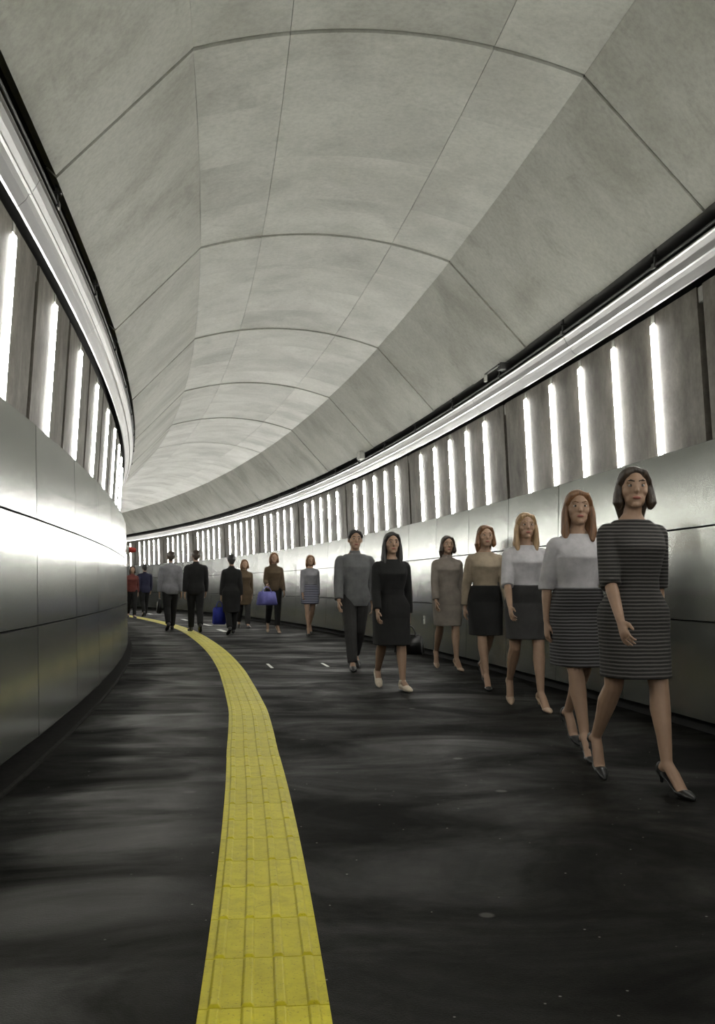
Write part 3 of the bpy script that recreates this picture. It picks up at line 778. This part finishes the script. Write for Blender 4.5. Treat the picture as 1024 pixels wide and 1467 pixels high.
    # ---- shoes
    for sd in (1, -1):
        hip, knee, ank, fp = legs[sd]; hl, ball, toe, d, u = foot_pts(ank, fp, sd)
        bm = bmesh.new()
        if shoes == 'pump':
            limb(bm, [ball - d * 0.012 * H + u * 0.004 * H, ball + d * 0.018 * H + u * 0.005 * H, toe + u * 0.001 * H, toe + d * 0.014 * H], [0.0225 * H, 0.0235 * H, 0.0165 * H, 0.008 * H], flat=[0.42, 0.55, 0.6, 0.7])
            limb(bm, [hl + u * 0.002 * H, hl.lerp(ball, 0.5) - u * 0.001 * H, ball], [0.0165 * H, 0.0155 * H, 0.021 * H], flat=[0.4, 0.35, 0.35])
            limb(bm, [hl + u * 0.004 * H - d * 0.004 * H, hl + u * 0.022 * H - d * 0.007 * H], [0.019 * H, 0.017 * H])
            hb = hl - u * heel * H - d * 0.004 * H
            limb(bm, [hl - d * 0.006 * H, hl.lerp(hb, 0.6), hb], [0.013 * H, 0.007 * H, 0.0062 * H], ext=False)
        else:
            limb(bm, [hl + u * 0.006 * H - d * 0.004 * H, hl.lerp(ball, 0.5) + u * 0.010 * H, ball + u * 0.008 * H, toe + u * 0.003 * H, toe + d * 0.016 * H + u * 0.002 * H], [0.021 * H, 0.022 * H, 0.026 * H, 0.021 * H, 0.011 * H], flat=[0.9, 0.9, 0.62, 0.62, 0.6])
            limb(bm, [ank + u * 0.004 * H, hl + u * 0.012 * H], [0.024 * H, 0.022 * H])
            limb(bm, [hl - u * 0.006 * H, hl.lerp(ball, 0.5) - u * 0.004 * H, ball - u * 0.004 * H, toe - u * 0.002 * H], [0.019 * H, 0.019 * H, 0.024 * H, 0.019 * H], flat=[0.45, 0.4, 0.3, 0.3])
        vol('shoe', bm, shoecol, root, vx * 0.85, 2)
    mw = Matrix.Translation(base) @ Matrix.Rotation(facing - math.pi / 2, 4, 'Z')
    return {sd: mw @ (arm[sd][2] + arm[sd][3] * 0.075 * H) for sd in (1, -1)}

def bag(name, label, cat, hand, yaw, w0, w1, h, d, drop, mat, hmat):
    e = setp(mk(name, None, None, hand + Vector((0, 0, -drop - h)), yaw), label, cat)
    bm = bmesh.new()
    hexa(bm, [(-w0 / 2, -d / 2, 0), (w0 / 2, -d / 2, 0), (w0 / 2, d / 2, 0), (-w0 / 2, d / 2, 0), (-w1 / 2, -d * 0.3, h), (w1 / 2, -d * 0.3, h), (w1 / 2, d * 0.3, h), (-w1 / 2, d * 0.3, h)], 0.02, 3)
    mk('bag_body', finish(bm, 'bag_body', mat, True), e)
    for sd in (1, -1):
        pts = [Vector((w1 * 0.26 * math.cos(t), sd * d * 0.30 * max(0.12, 1 - math.sin(t)), h - 0.03 + (drop + 0.03) * math.sin(t))) for t in [math.pi * i / 12 for i in range(13)]]
        pipe_curve('handle', pts, 0.007, hmat, e, 8)
    return e
def tang(p): return s_of(p) / RC + math.pi / 2      # direction of the tunnel away from the camera
def at(px, py): return on_floor(px, py)
def P_(px, depth): return Vector(((px - 512) / FPX * depth, depth, 0))
toward, away = math.pi, 0.0

# --- right-hand stream, walking towards the camera
p = P_(905, 5.0)
person(p, tang(p) + toward + 0.12, 1.55, 'nearest woman in dark striped dress and black pumps by the right wall', 'cloth_stripe', kind='dress', hem=0.315, hair='bob', haircol='hair_dark', sleeve='half', lead=-1, stride=17, arms=((18, 14), (-14, 10)), head_turn=-0.32)
p = P_(826, 6.0)
person(p, tang(p) + toward + 0.05, 1.54, 'woman in white blouse, brown long hair and striped skirt behind the nearest woman', 'cloth_white', 'cloth_stripe_skirt', kind='skirt', top_end=0.57, hem=0.31, hair='long', haircol='hair_brown', sleeve='half', lead=1, stride=20, arms=((-16, 22), (18, 30)), flare=0.004, head_turn=-0.22)
p = P_(752, 8.2)
person(p, tang(p) + toward - 0.05, 1.56, 'woman with blond hair, white blouse, dark skirt and nude shoes', 'cloth_white', 'cloth_charcoal', kind='skirt', top_end=0.57, hem=0.33, hair='long', haircol='hair_blond', shoecol='leather_nude', sleeve='half', lead=-1, stride=18, arms=((16, 18), (-14, 26)))
p = P_(694, 9.9)
person(p, tang(p) + toward, 1.57, 'woman in beige top, black skirt and black pumps', 'cloth_beige', 'cloth_black', kind='skirt', top_end=0.57, hem=0.30, hair='bob', haircol='hair_brown', lead=1, stride=20, arms=((-14, 10), (18, 16)))
p = P_(640, 12.0)
person(p, tang(p) + toward, 1.56, 'woman in taupe knee-length coat close to the right wall', 'cloth_taupe', None, kind='coat', hem=0.30, hair='bob', haircol='hair_dark', shoecol='leather_nude', lead=-1, stride=16)
p = P_(560, 9.75)
hands = person(p, tang(p) + toward + 0.05, 1.55, 'woman in black long-sleeved dress and pale flat shoes in mid floor', 'cloth_black', kind='dress', hem=0.285, hair='long', haircol='hair_black', shoes='flat', shoecol='leather_pale', lead=-1, stride=19, arms=((16, 14), (-6, 6)), flare=0.012)
bag('handbag', 'black handbag hanging from the hand of the woman in black', 'handbag', hands[-1], tang(p) + 1.2, 0.30, 0.25, 0.20, 0.11, 0.08, 'leather_black', 'leather_black')
p = P_(508, 12.0)
person(p, tang(p) + toward, 1.70, 'man in grey suit just left of the woman in the black dress', 'cloth_midgrey', 'cloth_charcoal', kind='trousers', top_end=0.46, female=False, hair='short', haircol='hair_black', shoes='flat', lead=1, stride=18)
# --- further down
p = P_(444, 20.6)
person(p, tang(p) + toward, 1.60, 'woman in grey top and pale patterned skirt by the right wall', 'cloth_grey', 'cloth_pattern', kind='skirt', top_end=0.57, hem=0.36, hair='bob', haircol='hair_brown', lead=1, stride=14, fine=False, flare=0.01)
p = P_(392, 21.6)
hands = person(p, tang(p) + toward, 1.68, 'woman in brown top and black trousers holding a violet bag', 'cloth_brown', 'cloth_black', kind='trousers', top_end=0.50, hair='bob', haircol='hair_brown', shoecol='leather_nude', lead=-1, stride=13, arms=((10, 62), (8, 20)), fine=False)
bag('tote_bag', 'pale violet tote bag carried by the woman in brown', 'bag', hands[1] + Vector((0.0, -0.12, 0.0)), tang(p) + math.pi / 2, 0.46, 0.36, 0.29, 0.13, 0.10, 'bag_violet', 'bag_violet')
p = P_(332, 20.6)
hands = person(p, tang(p) + away, 1.66, 'person in long black coat walking away beside the dashed line', 'cloth_black', 'cloth_black', kind='coat', hem=0.27, female=True, hair='short', haircol='hair_black', shoes='flat', lead=1, stride=12, fine=False, arms=((-10, 10), (8, 4)))
bag('shopping_bag', 'deep blue bag hanging low left of the black coat', 'bag', hands[-1] + Vector((-0.03, 0, 0)), tang(p) + math.pi / 2, 0.28, 0.26, 0.36, 0.12, 0.12, 'bag_blue', 'bag_blue')
p = P_(350, 24.0)
person(p, tang(p) + toward, 1.66, 'woman in dark taupe coat half hidden behind the black coat', 'cloth_brown', 'cloth_charcoal', kind='coat', hem=0.33, hair='bob', haircol='hair_brown', shoes='flat', lead=-1, stride=14, fine=False)
p = P_(281, 21.6); p.z = 0.0107
person(p, tang(p) + away, 1.80, 'man in black suit walking away along the yellow strip', 'cloth_black', 'cloth_black', kind='trousers', top_end=0.455, female=False, hair='short', haircol='hair_dark', shoes='flat', lead=-1, stride=16, fine=False, arms=((14, 8), (-12, 14)))
p = P_(245, 22.6)
hands = person(p, tang(p) + away, 1.82, 'man in light grey jacket and black trousers walking away with a briefcase', 'cloth_grey', 'cloth_black', kind='trousers', top_end=0.455, female=False, hair='short', haircol='hair_dark', shoes='flat', lead=1, stride=16, fine=False, arms=((-10, 10), (4, 2)))
bag('briefcase', 'black briefcase in the hand of the man in grey jacket', 'briefcase', hands[-1], tang(p), 0.38, 0.37, 0.29, 0.10, 0.05, 'leather_black', 'leather_black')
p = P_(208, 33.0)
person(p, tang(p) + away, 1.76, 'person in dark navy jacket far off past the left bend', 'cloth_navy', 'cloth_black', kind='trousers', top_end=0.455, female=False, hair='short', haircol='hair_black', shoes='flat', lead=1, stride=16, fine=False)
p = P_(190, 31.5)
person(p, tang(p) + toward, 1.66, 'person in dull red top half hidden behind the left bend', 'cloth_red', 'cloth_black', kind='trousers', top_end=0.50, hair='bob', haircol='hair_dark', shoes='flat', lead=-1, stride=14, fine=False)
bake_pending()
